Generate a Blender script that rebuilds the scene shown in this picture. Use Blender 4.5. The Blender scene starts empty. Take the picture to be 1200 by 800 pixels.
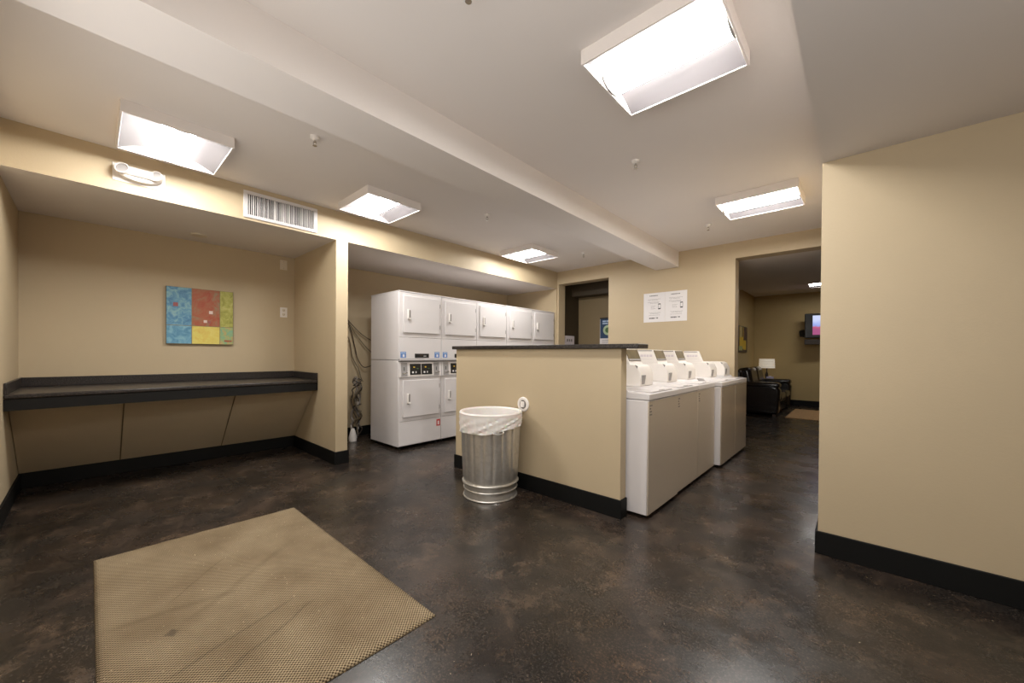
import bpy, bmesh, math, random
from mathutils import Vector, Matrix
random.seed(7)
R = math.radians
sc = bpy.context.scene
col = sc.collection
PI = math.pi

# ------------------------------------------------------------------ dimensions (metres)
XL, XS, ZS, ZC = -5.405, -4.166, 2.413, 2.723      # alcove back wall, soffit face, soffit underside, ceiling
Y0, F1, F2, YB = -0.412, 1.778, 1.907, 5.828        # near wall, divider faces, back wall
YA = 5.804
XR, YR, ZR = -0.18, 2.992, 2.372                    # right wall corner, right wall plane, low ceiling
HB = 0.137
BT = 6.03                                            # rear face of the back wall
YF, XLL = 11.55, -2.03                               # lounge far wall / left wall
HX1, HX2, HY, HT = -3.165, -1.292, 2.614, 2.700

# ------------------------------------------------------------------ materials
def srgb(r, g, b):
    def f(c):
        c /= 255.0
        return c / 12.92 if c <= 0.04045 else ((c + 0.055) / 1.055) ** 2.4
    return (f(r), f(g), f(b), 1.0)

def mat(name, color, rough=0.6, metal=0.0, emit=None, es=0.0, noise=0.0, nscale=8.0, bump=0.0, bscale=60.0, coat=0.0, spec=0.5, trans=0.0):
    m = bpy.data.materials.new(name); m.use_nodes = True
    nt = m.node_tree; N = nt.nodes; L = nt.links
    b = N['Principled BSDF']
    b.inputs['Base Color'].default_value = color
    b.inputs['Roughness'].default_value = rough
    b.inputs['Metallic'].default_value = metal
    b.inputs['Specular IOR Level'].default_value = spec
    b.inputs['Coat Weight'].default_value = coat
    b.inputs['Transmission Weight'].default_value = trans
    if emit:
        b.inputs['Emission Color'].default_value = emit
        b.inputs['Emission Strength'].default_value = es
    tc = N.new('ShaderNodeTexCoord')
    nz = N.new('ShaderNodeTexNoise'); nz.inputs['Scale'].default_value = nscale; nz.inputs['Detail'].default_value = 6
    L.new(tc.outputs['Object'], nz.inputs['Vector'])
    if noise > 0:
        hs = N.new('ShaderNodeHueSaturation'); hs.inputs['Color'].default_value = color
        mr = N.new('ShaderNodeMapRange')
        mr.inputs['From Min'].default_value = 0.3; mr.inputs['From Max'].default_value = 0.7
        mr.inputs['To Min'].default_value = 1 - noise; mr.inputs['To Max'].default_value = 1 + noise
        L.new(nz.outputs['Fac'], mr.inputs['Value']); L.new(mr.outputs['Result'], hs.inputs['Value'])
        L.new(hs.outputs['Color'], b.inputs['Base Color'])
    if bump > 0:
        n2 = N.new('ShaderNodeTexNoise'); n2.inputs['Scale'].default_value = bscale; n2.inputs['Detail'].default_value = 4
        L.new(tc.outputs['Object'], n2.inputs['Vector'])
        bp = N.new('ShaderNodeBump'); bp.inputs['Strength'].default_value = bump; bp.inputs['Distance'].default_value = 0.004
        L.new(n2.outputs['Fac'], bp.inputs['Height']); L.new(bp.outputs['Normal'], b.inputs['Normal'])
    return m

WALL = srgb(187, 169, 139)
M = {}
M['wall'] = mat('tan_wall_paint', WALL, 0.55, noise=0.03, nscale=1.2, bump=0.12, bscale=90)
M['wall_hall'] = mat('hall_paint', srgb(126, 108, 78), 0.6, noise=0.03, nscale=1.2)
M['wall_dark'] = mat('dark_hall_paint_and_shade', srgb(62, 50, 32), 0.6, noise=0.05, nscale=1.2)  # dark side wall of the hall, also the painted shade above its back wall
M['wall_lounge'] = mat('golden_tan_paint', srgb(186, 162, 112), 0.6, noise=0.03, nscale=1.2)
M['ceil'] = mat('white_ceiling_paint', srgb(226, 219, 214), 0.8, noise=0.02, nscale=0.9, bump=0.08, bscale=70)
M['base'] = mat('black_baseboard_vinyl', srgb(11, 11, 10), 0.6, spec=0.25, noise=0.1)
M['white'] = mat('white_enamel', srgb(211, 206, 205), 0.3, noise=0.015, nscale=2)
M['white2'] = mat('white_plastic', srgb(228, 222, 216), 0.4, noise=0.02)
M['seam'] = mat('grey_seam', srgb(120, 114, 110), 0.6)
M['greyp'] = mat('grey_plastic', srgb(150, 146, 144), 0.45, noise=0.05)
M['apron'] = mat('black_apron_laminate', srgb(15, 14, 13), 0.55, spec=0.3)
M['black'] = mat('black_plastic', srgb(24, 23, 22), 0.3, noise=0.1)
M['chrome'] = mat('chrome', srgb(190, 188, 184), 0.22, 1.0, noise=0.05)
M['joint'] = mat('dark_tan_joint', srgb(96, 80, 54), 0.7)
M['brown_end'] = mat('dark_varnish', srgb(52, 40, 30), 0.4, noise=0.1)
M['leather'] = mat('black_leather', srgb(30, 24, 22), 0.26, bump=0.4, bscale=35, noise=0.2, coat=0.2)
M['olive'] = mat('smoked_display_glass', srgb(104, 90, 60), 0.4, noise=0.25, nscale=14)
M['blue'] = mat('blue_sticker', srgb(92, 128, 186), 0.5, noise=0.1, nscale=30)
M['paleblue'] = mat('pale_blue_print', srgb(176, 196, 222), 0.5)
M['red'] = mat('red_sticker', srgb(190, 52, 48), 0.5)
M['yellow'] = mat('amber_print', srgb(214, 176, 60), 0.5)
M['ink'] = mat('grey_ink', srgb(120, 116, 120), 0.7)
M['darkink'] = mat('dark_ink', srgb(52, 50, 54), 0.7)
M['paper'] = mat('white_paper', srgb(226, 222, 222), 0.6, noise=0.01)
M['palepink'] = mat('pale_ink', srgb(205, 196, 200), 0.7)
M['ivory'] = mat('ivory_plastic', srgb(216, 205, 186), 0.4)
M['cable'] = mat('grey_cable', srgb(96, 84, 66), 0.5)
M['cabledark'] = mat('dark_cable', srgb(58, 48, 40), 0.5)
M['foil'] = mat('crumpled_grey_hose', srgb(140, 130, 120), 0.45, noise=0.3, nscale=30, bump=0.8, bscale=60)
M['navy'] = mat('navy_print', srgb(38, 66, 100), 0.4, noise=0.12, nscale=6)
M['green'] = mat('pale_green_print', srgb(186, 206, 170), 0.5)
M['dgreen'] = mat('green_print', srgb(84, 122, 74), 0.5)
M['rug'] = mat('tan_rug_pile', srgb(186, 148, 104), 0.95, noise=0.15, nscale=30, bump=0.6, bscale=200)
M['wood'] = mat('dark_wood', srgb(58, 40, 28), 0.4, noise=0.2, nscale=12)
M['shade'] = mat('white_lamp_shade', srgb(238, 232, 222), 0.8, emit=srgb(255, 240, 215), es=0.25)
M['tank'] = mat('lilac_tissue_box', srgb(190, 184, 214), 0.6, noise=0.1)

def m_lamp(strength):
    m = mat('fluorescent_diffuser', srgb(250, 250, 250), 0.5, emit=(1.0, 0.99, 0.96, 1), es=strength)
    return m
M['lamp'] = m_lamp(90)
M['lamp3'] = m_lamp(80)
M['lamp2'] = m_lamp(26)
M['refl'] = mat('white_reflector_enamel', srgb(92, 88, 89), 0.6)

def m_floor():
    m = bpy.data.materials.new('stained_concrete'); m.use_nodes = True
    nt = m.node_tree; N = nt.nodes; L = nt.links; b = N['Principled BSDF']
    tc = N.new('ShaderNodeTexCoord')
    def noise(s, d=8, r=0.6, dist=0.0):
        n = N.new('ShaderNodeTexNoise'); n.inputs['Scale'].default_value = s; n.inputs['Detail'].default_value = d
        n.inputs['Roughness'].default_value = r; n.inputs['Distortion'].default_value = dist
        L.new(tc.outputs['Object'], n.inputs['Vector']); return n
    def ramp(src, pts):
        r = N.new('ShaderNodeValToRGB'); L.new(src, r.inputs['Fac'])
        e = r.color_ramp.elements
        while len(e) < len(pts): e.new(0.5)
        for k, (p, c) in enumerate(pts): e[k].position = p; e[k].color = c
        return r
    n1 = noise(1.3, 14, 0.74, 0.25)
    base = ramp(n1.outputs['Fac'], [(0.36, srgb(20, 17, 15)), (0.5, srgb(34, 29, 26)), (0.62, srgb(60, 51, 45))])
    n2 = noise(4.5, 14, 0.8, 0.3)
    f2 = ramp(n2.outputs['Fac'], [(0.53, (0, 0, 0, 1)), (0.66, (1, 1, 1, 1))])
    mx = N.new('ShaderNodeMix'); mx.data_type = 'RGBA'
    mul = N.new('ShaderNodeMath'); mul.operation = 'MULTIPLY'; mul.inputs[1].default_value = 0.38
    L.new(f2.outputs['Color'], mul.inputs[0]); L.new(mul.outputs[0], mx.inputs[0])
    L.new(base.outputs['Color'], mx.inputs[6]); mx.inputs[7].default_value = srgb(122, 100, 82)
    n3 = noise(95, 5, 0.75, 0.3)
    f3 = ramp(n3.outputs['Fac'], [(0.50, (0, 0, 0, 1)), (0.62, (1, 1, 1, 1))])
    n7 = noise(1.9, 6, 0.65, 0.4)
    f7 = ramp(n7.outputs['Fac'], [(0.38, (0.10, 0.10, 0.10, 1)), (0.66, (0.75, 0.75, 0.75, 1))])
    mul3 = N.new('ShaderNodeMath'); mul3.operation = 'MULTIPLY'
    L.new(f3.outputs['Color'], mul3.inputs[0]); L.new(f7.outputs['Color'], mul3.inputs[1])
    n8 = noise(2.6, 4, 0.6)
    tone = ramp(n8.outputs['Fac'], [(0.42, srgb(96, 89, 82)), (0.60, srgb(114, 88, 66))])
    mx2 = N.new('ShaderNodeMix'); mx2.data_type = 'RGBA'
    L.new(mul3.outputs[0], mx2.inputs[0]); L.new(mx.outputs[2], mx2.inputs[6]); L.new(tone.outputs['Color'], mx2.inputs[7])
    n5 = noise(60, 3, 0.6)
    f5 = ramp(n5.outputs['Fac'], [(0.70, (0, 0, 0, 1)), (0.74, (1, 1, 1, 1))])
    mul5 = N.new('ShaderNodeMath'); mul5.operation = 'MULTIPLY'; mul5.inputs[1].default_value = 0.7
    L.new(f5.outputs['Color'], mul5.inputs[0])
    mx3 = N.new('ShaderNodeMix'); mx3.data_type = 'RGBA'
    L.new(mul5.outputs[0], mx3.inputs[0]); L.new(mx2.outputs[2], mx3.inputs[6]); mx3.inputs[7].default_value = srgb(186, 168, 140)
    L.new(mx3.outputs[2], b.inputs['Base Color'])
    n4 = noise(2.4, 8, 0.7)
    rr = N.new('ShaderNodeMapRange'); rr.inputs['From Min'].default_value = 0.3; rr.inputs['From Max'].default_value = 0.7
    rr.inputs['To Min'].default_value = 0.17; rr.inputs['To Max'].default_value = 0.38
    L.new(n4.outputs['Fac'], rr.inputs['Value']); L.new(rr.outputs['Result'], b.inputs['Roughness'])
    bp = N.new('ShaderNodeBump'); bp.inputs['Strength'].default_value = 0.25; bp.inputs['Distance'].default_value = 0.003
    n6 = noise(9, 8, 0.65)
    L.new(n6.outputs['Fac'], bp.inputs['Height']); L.new(bp.outputs['Normal'], b.inputs['Normal'])
    b.inputs['Specular IOR Level'].default_value = 0.5
    return m
M['floor'] = m_floor()

def m_counter():
    m = mat('speckled_black_laminate', srgb(40, 36, 36), 0.34, spec=0.4)
    nt = m.node_tree; N = nt.nodes; L = nt.links; b = N['Principled BSDF']
    tc = N.new('ShaderNodeTexCoord'); n = N.new('ShaderNodeTexNoise'); n.inputs['Scale'].default_value = 160
    L.new(tc.outputs['Object'], n.inputs['Vector'])
    r = N.new('ShaderNodeValToRGB'); L.new(n.outputs['Fac'], r.inputs['Fac'])
    r.color_ramp.elements[0].position = 0.45; r.color_ramp.elements[0].color = srgb(25, 22, 21)
    r.color_ramp.elements[1].position = 0.72; r.color_ramp.elements[1].color = srgb(84, 76, 72)
    L.new(r.outputs['Color'], b.inputs['Base Color'])
    return m
M['lam'] = m_counter()

def m_steel(name, c, rough):
    m = mat(name, c, rough, 0.30)
    nt = m.node_tree; N = nt.nodes; L = nt.links; b = N['Principled BSDF']
    tc = N.new('ShaderNodeTexCoord'); mp = N.new('ShaderNodeMapping'); mp.inputs['Scale'].default_value = (2, 2, 260)
    n = N.new('ShaderNodeTexNoise'); n.inputs['Scale'].default_value = 1.0; n.inputs['Detail'].default_value = 3
    L.new(tc.outputs['Object'], mp.inputs['Vector']); L.new(mp.outputs[0], n.inputs['Vector'])
    mr = N.new('ShaderNodeMapRange'); mr.inputs['To Min'].default_value = rough - 0.06; mr.inputs['To Max'].default_value = rough + 0.1
    L.new(n.outputs['Fac'], mr.inputs['Value']); L.new(mr.outputs['Result'], b.inputs['Roughness'])
    return m
M['steel'] = m_steel('brushed_steel', srgb(196, 184, 168), 0.33)
M['steel2'] = m_steel('satin_steel', srgb(182, 168, 150), 0.2)

def m_galv():
    m = mat('galvanised_steel', srgb(176, 172, 164), 0.3, 0.75)
    nt = m.node_tree; N = nt.nodes; L = nt.links; b = N['Principled BSDF']
    tc = N.new('ShaderNodeTexCoord'); v = N.new('ShaderNodeTexVoronoi'); v.inputs['Scale'].default_value = 40
    L.new(tc.outputs['Object'], v.inputs['Vector'])
    r = N.new('ShaderNodeValToRGB'); L.new(v.outputs['Color'], r.inputs['Fac'])
    r.color_ramp.elements[0].color = srgb(200, 196, 189); r.color_ramp.elements[1].color = srgb(216, 212, 205)
    L.new(r.outputs['Color'], b.inputs['Base Color'])
    return m
M['galv'] = m_galv()

def m_liner():
    m = mat('white_bin_bag', srgb(232, 228, 224), 0.35, bump=0.5, bscale=22)
    m.node_tree.nodes['Principled BSDF'].inputs['Subsurface Weight'].default_value = 0.2
    return m
M['bag'] = m_liner()

def m_mat():
    # coarse woven doormat: a grid of knots, dotted tracks, soft lines and a painted buckle shadow
    m = bpy.data.materials.new('woven_mat_fibre'); m.use_nodes = True
    nt = m.node_tree; N = nt.nodes; L = nt.links; b = N['Principled BSDF']; b.inputs['Roughness'].default_value = 0.9
    b.inputs['Specular IOR Level'].default_value = 0.2
    tc = N.new('ShaderNodeTexCoord')
    def wave(sx, sy, s):
        w = N.new('ShaderNodeVectorMath'); w.operation = 'MULTIPLY'; w.inputs[1].default_value = (sx, sy, 0)
        L.new(tc.outputs['Object'], w.inputs[0])
        sp = N.new('ShaderNodeSeparateXYZ'); L.new(w.outputs[0], sp.inputs[0])
        ad = N.new('ShaderNodeMath'); ad.operation = 'ADD'; L.new(sp.outputs[0], ad.inputs[0]); L.new(sp.outputs[1], ad.inputs[1])
        mu = N.new('ShaderNodeMath'); mu.operation = 'MULTIPLY'; mu.inputs[1].default_value = s * 2 * PI; L.new(ad.outputs[0], mu.inputs[0])
        si = N.new('ShaderNodeMath'); si.operation = 'SINE'; L.new(mu.outputs[0], si.inputs[0])
        return si
    wa = wave(1, 0, 66); wb = wave(0, 1, 66)
    mul = N.new('ShaderNodeMath'); mul.operation = 'MULTIPLY'; L.new(wa.outputs[0], mul.inputs[0]); L.new(wb.outputs[0], mul.inputs[1])
    mr = N.new('ShaderNodeMapRange'); mr.inputs['From Min'].default_value = -0.55; mr.inputs['From Max'].default_value = 0.35
    L.new(mul.outputs[0], mr.inputs['Value'])
    nz = N.new('ShaderNodeTexNoise'); nz.inputs['Scale'].default_value = 3.0; nz.inputs['Detail'].default_value = 8
    L.new(tc.outputs['Object'], nz.inputs['Vector'])
    cr = N.new('ShaderNodeValToRGB'); L.new(nz.outputs['Fac'], cr.inputs['Fac'])
    cr.color_ramp.elements[0].position = 0.3; cr.color_ramp.elements[0].color = srgb(146, 126, 98)
    cr.color_ramp.elements[1].position = 0.7; cr.color_ramp.elements[1].color = srgb(184, 165, 134)
    mx = N.new('ShaderNodeMix'); mx.data_type = 'RGBA'; L.new(mr.outputs['Result'], mx.inputs[0])
    mx.inputs[6].default_value = srgb(66, 52, 36); L.new(cr.outputs['Color'], mx.inputs[7])
    # fine random flecks
    n2 = N.new('ShaderNodeTexNoise'); n2.inputs['Scale'].default_value = 95; n2.inputs['Detail'].default_value = 2
    L.new(tc.outputs['Object'], n2.inputs['Vector'])
    r2 = N.new('ShaderNodeValToRGB'); L.new(n2.outputs['Fac'], r2.inputs['Fac'])
    r2.color_ramp.elements[0].position = 0.70; r2.color_ramp.elements[1].position = 0.78
    mx2 = N.new('ShaderNodeMix'); mx2.data_type = 'RGBA'; L.new(r2.outputs['Color'], mx2.inputs[0])
    L.new(mx.outputs[2], mx2.inputs[6]); mx2.inputs[7].default_value = srgb(222, 204, 168)
    # one dark stain
    vm = N.new('ShaderNodeVectorMath'); vm.operation = 'DISTANCE'; L.new(tc.outputs['Object'], vm.inputs[0]); vm.inputs[1].default_value = (-2.149, 0.237, 0.012)
    n3 = N.new('ShaderNodeTexNoise'); n3.inputs['Scale'].default_value = 55; L.new(tc.outputs['Object'], n3.inputs['Vector'])
    sc_ = N.new('ShaderNodeMath'); sc_.operation = 'MULTIPLY_ADD'; sc_.inputs[1].default_value = 0.045; L.new(n3.outputs['Fac'], sc_.inputs[0]); L.new(vm.outputs['Value'], sc_.inputs[2])
    r3 = N.new('ShaderNodeMapRange'); r3.inputs['From Min'].default_value = 0.036; r3.inputs['From Max'].default_value = 0.050; r3.inputs['To Min'].default_value = 0.6; r3.inputs['To Max'].default_value = 0
    L.new(sc_.outputs[0], r3.inputs['Value'])
    mx3 = N.new('ShaderNodeMix'); mx3.data_type = 'RGBA'; L.new(r3.outputs['Result'], mx3.inputs[0])
    L.new(mx2.outputs[2], mx3.inputs[6]); mx3.inputs[7].default_value = srgb(70, 62, 52)
    last = mx3.outputs[2]
    for (p1, p2, wd, dots, amt) in (((-1.847, 0.176), (-2.025, 0.67), 0.011, 1, 0.75), ((-1.712, 0.30), (-1.931, 0.714), 0.011, 1, 0.75), ((-1.60, 0.10), (-1.75, 0.42), 0.009, 1, 0.7), ((-2.42, 0.261), (-2.724, 0.536), 0.005, 0, 0.45), ((-2.36, 0.05), (-2.31, 0.50), 0.035, 0, 0.30), ((-2.2, 0.3), (-2.62, 0.82), 0.03, 0, 0.25)):  # dotted tracks, then soft lines; the thin soft one paints a buckle's shadow
        dx, dy = p2[0]-p1[0], p2[1]-p1[1]; ln = math.hypot(dx, dy); dx /= ln; dy /= ln
        def dot(vec, c):
            a = N.new('ShaderNodeVectorMath'); a.operation = 'DOT_PRODUCT'; L.new(tc.outputs['Object'], a.inputs[0]); a.inputs[1].default_value = vec
            q = N.new('ShaderNodeMath'); q.operation = 'SUBTRACT'; L.new(a.outputs['Value'], q.inputs[0]); q.inputs[1].default_value = c; return q
        acr = dot((-dy, dx, 0), -dy*p1[0]+dx*p1[1]); alo = dot((dx, dy, 0), dx*p1[0]+dy*p1[1]+ln/2)
        wob = N.new('ShaderNodeMath'); wob.operation = 'MULTIPLY_ADD'; wob.inputs[1].default_value = 0.05; L.new(nz.outputs['Fac'], wob.inputs[0]); L.new(acr.outputs[0], wob.inputs[2])
        wob2 = N.new('ShaderNodeMath'); wob2.operation = 'SUBTRACT'; L.new(wob.outputs[0], wob2.inputs[0]); wob2.inputs[1].default_value = 0.025
        ab = N.new('ShaderNodeMath'); ab.operation = 'ABSOLUTE'; L.new(wob2.outputs[0], ab.inputs[0])
        m1 = N.new('ShaderNodeMapRange'); m1.inputs['From Min'].default_value = 0; m1.inputs['From Max'].default_value = wd; m1.inputs['To Min'].default_value = amt; m1.inputs['To Max'].default_value = 0; L.new(ab.outputs[0], m1.inputs['Value'])
        ab2 = N.new('ShaderNodeMath'); ab2.operation = 'ABSOLUTE'; L.new(alo.outputs[0], ab2.inputs[0])
        m2 = N.new('ShaderNodeMapRange'); m2.inputs['From Min'].default_value = ln*0.4; m2.inputs['From Max'].default_value = ln*0.56; m2.inputs['To Min'].default_value = 1; m2.inputs['To Max'].default_value = 0; L.new(ab2.outputs[0], m2.inputs['Value'])
        k1 = N.new('ShaderNodeMath'); k1.operation = 'MULTIPLY'; L.new(m1.outputs[0], k1.inputs[0]); L.new(m2.outputs[0], k1.inputs[1])
        if dots:
            inv = N.new('ShaderNodeMath'); inv.operation = 'SUBTRACT'; inv.inputs[0].default_value = 1.15; L.new(mr.outputs['Result'], inv.inputs[1]); inv.use_clamp = True
            k2 = N.new('ShaderNodeMath'); k2.operation = 'MULTIPLY'; L.new(k1.outputs[0], k2.inputs[0]); L.new(inv.outputs[0], k2.inputs[1]); k1 = k2
        mm = N.new('ShaderNodeMix'); mm.data_type = 'RGBA'; L.new(k1.outputs[0], mm.inputs[0]); L.new(last, mm.inputs[6]); mm.inputs[7].default_value = srgb(26, 20, 14) if dots else srgb(84, 68, 46); last = mm.outputs[2]
    L.new(last, b.inputs['Base Color'])
    bp = N.new('ShaderNodeBump'); bp.inputs['Strength'].default_value = 0.7; bp.inputs['Distance'].default_value = 0.004
    L.new(mul.outputs[0], bp.inputs['Height']); L.new(bp.outputs['Normal'], b.inputs['Normal'])
    return m
M['mat'] = m_mat()

def m_paint(name, c1, c2, c3, s=14):
    m = bpy.data.materials.new(name); m.use_nodes = True
    nt = m.node_tree; N = nt.nodes; L = nt.links; b = N['Principled BSDF']; b.inputs['Roughness'].default_value = 0.5
    tc = N.new('ShaderNodeTexCoord'); n = N.new('ShaderNodeTexNoise'); n.inputs['Scale'].default_value = s
    n.inputs['Detail'].default_value = 8; n.inputs['Roughness'].default_value = 0.7; n.inputs['Distortion'].default_value = 1.2
    L.new(tc.outputs['Object'], n.inputs['Vector'])
    r = N.new('ShaderNodeValToRGB'); L.new(n.outputs['Fac'], r.inputs['Fac'])
    r.color_ramp.elements[0].position = 0.34; r.color_ramp.elements[0].color = c1
    r.color_ramp.elements[1].position = 0.66; r.color_ramp.elements[1].color = c3
    e = r.color_ramp.elements.new(0.5); e.color = c2
    L.new(r.outputs['Color'], b.inputs['Base Color'])
    return m

# ------------------------------------------------------------------ mesh helpers
def box(bm, a, b, mi=0):
    x0, x1 = sorted((a[0], b[0])); y0, y1 = sorted((a[1], b[1])); z0, z1 = sorted((a[2], b[2]))
    v = [bm.verts.new(p) for p in ((x0,y0,z0),(x1,y0,z0),(x1,y1,z0),(x0,y1,z0),(x0,y0,z1),(x1,y0,z1),(x1,y1,z1),(x0,y1,z1))]
    for f in ((0,3,2,1),(4,5,6,7),(0,1,5,4),(1,2,6,5),(2,3,7,6),(3,0,4,7)):
        bm.faces.new([v[i] for i in f]).material_index = mi

def prism(bm, pts, axis, a, b, mi=0):
    """extrude a polygon; axis 'y': pts are (x,z); 'x': pts are (y,z); 'z': pts are (x,y)"""
    def P(p, t):
        return {'y': (p[0], t, p[1]), 'x': (t, p[0], p[1]), 'z': (p[0], p[1], t)}[axis]
    A = [bm.verts.new(P(p, a)) for p in pts]; B = [bm.verts.new(P(p, b)) for p in pts]
    n = len(pts)
    fs = [bm.faces.new(A), bm.faces.new(B[::-1])]
    for i in range(n): fs.append(bm.faces.new((A[i], B[i], B[(i+1) % n], A[(i+1) % n])))
    for f in fs: f.material_index = mi
    return fs

def lathe(bm, prof, seg=32, center=(0,0,0), axis='z', mi=0, a0=0, a1=2*PI):
    full = abs(a1 - a0 - 2*PI) < 1e-6
    rings = []
    n = seg if full else seg + 1
    for r, h in prof:
        ring = []
        for k in range(n):
            t = a0 + (a1 - a0) * k / seg
            c, s = r*math.cos(t), r*math.sin(t)
            p = {'z': (c, s, h), 'x': (h, c, s), 'y': (c, h, s)}[axis]
            ring.append(bm.verts.new((p[0]+center[0], p[1]+center[1], p[2]+center[2])))
        rings.append(ring)
    for i in range(len(rings)-1):
        for k in range(seg):
            j = (k+1) % n
            try: bm.faces.new((rings[i][k], rings[i][j], rings[i+1][j], rings[i+1][k])).material_index = mi
            except ValueError: pass
    if full:
        for ring, r in ((rings[0], prof[0][0]), (rings[-1], prof[-1][0])):
            if r > 1e-5:
                try: bm.faces.new(ring).material_index = mi
                except ValueError: pass

def tube(bm, pts, r, seg=8, mi=0, cap=True):
    pts = [Vector(p) for p in pts]; rings = []
    up = Vector((0.13, 0.21, 1)).normalized()
    for i, p in enumerate(pts):
        t = (pts[min(i+1, len(pts)-1)] - pts[max(i-1, 0)]).normalized()
        u = t.cross(up)
        if u.length < 1e-3: u = t.cross(Vector((1, 0, 0)))
        u.normalize(); w = t.cross(u)
        rings.append([bm.verts.new(p + (u*math.cos(2*PI*k/seg) + w*math.sin(2*PI*k/seg))*r) for k in range(seg)])
    for i in range(len(rings)-1):
        for k in range(seg):
            bm.faces.new((rings[i][k], rings[i][(k+1) % seg], rings[i+1][(k+1) % seg], rings[i+1][k])).material_index = mi
    if cap:
        bm.faces.new(rings[0][::-1]).material_index = mi; bm.faces.new(rings[-1]).material_index = mi

def smooth_path(pts, n=8):
    P = [Vector(p) for p in pts]; out = []
    for i in range(len(P)-1):
        p0, p1, p2, p3 = P[max(i-1, 0)], P[i], P[i+1], P[min(i+2, len(P)-1)]
        for k in range(n):
            t = k/n
            out.append(0.5*((2*p1) + (-p0+p2)*t + (2*p0-5*p1+4*p2-p3)*t*t + (-p0+3*p1-3*p2+p3)*t**3))
    out.append(P[-1]); return out

def obj(name, bm, mats, parent=None, smooth=False, bevel=0.0, subsurf=0, seg=2, loc=None):
    bmesh.ops.recalc_face_normals(bm, faces=bm.faces[:])
    me = bpy.data.meshes.new(name); bm.to_mesh(me); bm.free()
    o = bpy.data.objects.new(name, me); col.objects.link(o)
    for m in (mats if isinstance(mats, (list, tuple)) else [mats]): me.materials.append(m)
    if parent is not None: o.parent = parent
    if loc: o.location = loc
    if bevel > 0:
        b = o.modifiers.new('bevel', 'BEVEL'); b.width = bevel; b.segments = seg; b.limit_method = 'ANGLE'; b.angle_limit = R(35)
    if subsurf:
        s = o.modifiers.new('sub', 'SUBSURF'); s.levels = s.render_levels = subsurf
    if smooth or subsurf or bevel > 0:
        for p in me.polygons: p.use_smooth = True
        if not subsurf:
            bpy.context.view_layer.objects.active = o
            try: me.set_sharp_from_angle(angle=R(35))
            except Exception: pass
    return o

def thing(name, loc, label, cat, group=None, rz=0):
    o = bpy.data.objects.new(name, None); col.objects.link(o)
    o.location = loc; o.rotation_euler = (0, 0, rz); o.empty_display_size = 0.1
    o['label'] = label; o['category'] = cat
    if group: o['group'] = group
    return o
def tag(o, label, cat, group=None, kind=None):
    o['label'] = label; o['category'] = cat
    if group: o['group'] = group
    if kind: o['kind'] = kind
    return o
def struct(name, bm, mats, **k):
    o = obj(name, bm, mats, **k); o['kind'] = 'structure'; return o
def sbox(name, a, b, m):
    bm = bmesh.new(); box(bm, a, b); return struct(name, bm, m)
def pbox(name, a, b, m, parent, bevel=0.0, seg=2):
    bm = bmesh.new(); box(bm, a, b); return obj(name, bm, m, parent, bevel=bevel, seg=seg)
def copy_tree(o, parent=None):
    c = o.copy(); col.objects.link(c); c.parent = parent
    for ch in list(o.children): copy_tree(ch, c)
    return c

# ------------------------------------------------------------------ setting
sbox('floor', (-5.6, -0.6, -0.12), (3.2, 11.8, 0), M['floor'])
sbox('ceiling', (-5.6, -0.6, ZC), (3.2, 11.8, ZC+0.12), M['ceil'])
sbox('wall_left', (XL-0.12, -0.53, 0), (XL, BT, ZC), M['wall'])
sbox('wall_near', (XL, Y0-0.12, 0), (3.0, Y0, ZC), M['wall'])
sbox('wall_right_far', (3.0, -0.53, 0), (3.12, YR+0.12, ZC), M['wall'])
sbox('wall_right', (XR, YR, 0), (3.0, YR+0.12, ZR), M['wall'])
sbox('wall_corridor', (XR, YR+0.12, 0), (XR+0.12, BT, ZC), M['wall'])
sbox('wall_divider', (XL, F1, 0), (XS, F2, ZS), M['wall'])
sbox('wall_alcove_end', (XL, YA, 0), (XS, BT, ZS), M['wall'])
# soffit over the alcoves: tan face, pale underside
bm = bmesh.new(); box(bm, (XL, Y0, ZS), (XS, BT, ZC))
bm.faces.ensure_lookup_table()
for f in bm.faces:
    f.normal_update()
    f.material_index = 1 if f.normal.z < -0.5 else 0
struct('trim_1', bm, [M['wall'], M['ceil']])
# back wall, one slab with two openings
DX0, DX1, DZ = -4.128, -3.118, 2.492
EX0, EX1, EZ = -1.248, XR, 2.508
bm = bmesh.new()
prism(bm, [(XS,0),(DX0,0),(DX0,DZ),(DX1,DZ),(DX1,0),(EX0,0),(EX0,EZ),(EX1,EZ),(EX1,ZC),(XS,ZC)], 'y', YB, BT)
struct('wall_back', bm, M['wall'])
# ceiling beam and the lowered ceiling on the right
sbox('trim_2', (-2.331, Y0, 2.499), (-1.987, YB, ZC), M['ceil'])
bm = bmesh.new(); box(bm, (XR, Y0, ZR), (3.0, YR+0.12, ZC)); struct('trim_3', bm, M['ceil'])
# hallway behind the small opening
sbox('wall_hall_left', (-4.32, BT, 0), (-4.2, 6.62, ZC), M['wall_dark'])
sbox('trim_hall_shade', (-4.2, 6.38, 2.335), (-2.2, 6.62, ZC), M['wall_dark'])  # added dark box in place of the door header's shadow
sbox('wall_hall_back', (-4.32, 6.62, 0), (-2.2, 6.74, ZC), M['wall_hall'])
sbox('wall_hall_right', (-2.2, BT, 0), (XLL, 6.74, ZC), M['wall'])
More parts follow.
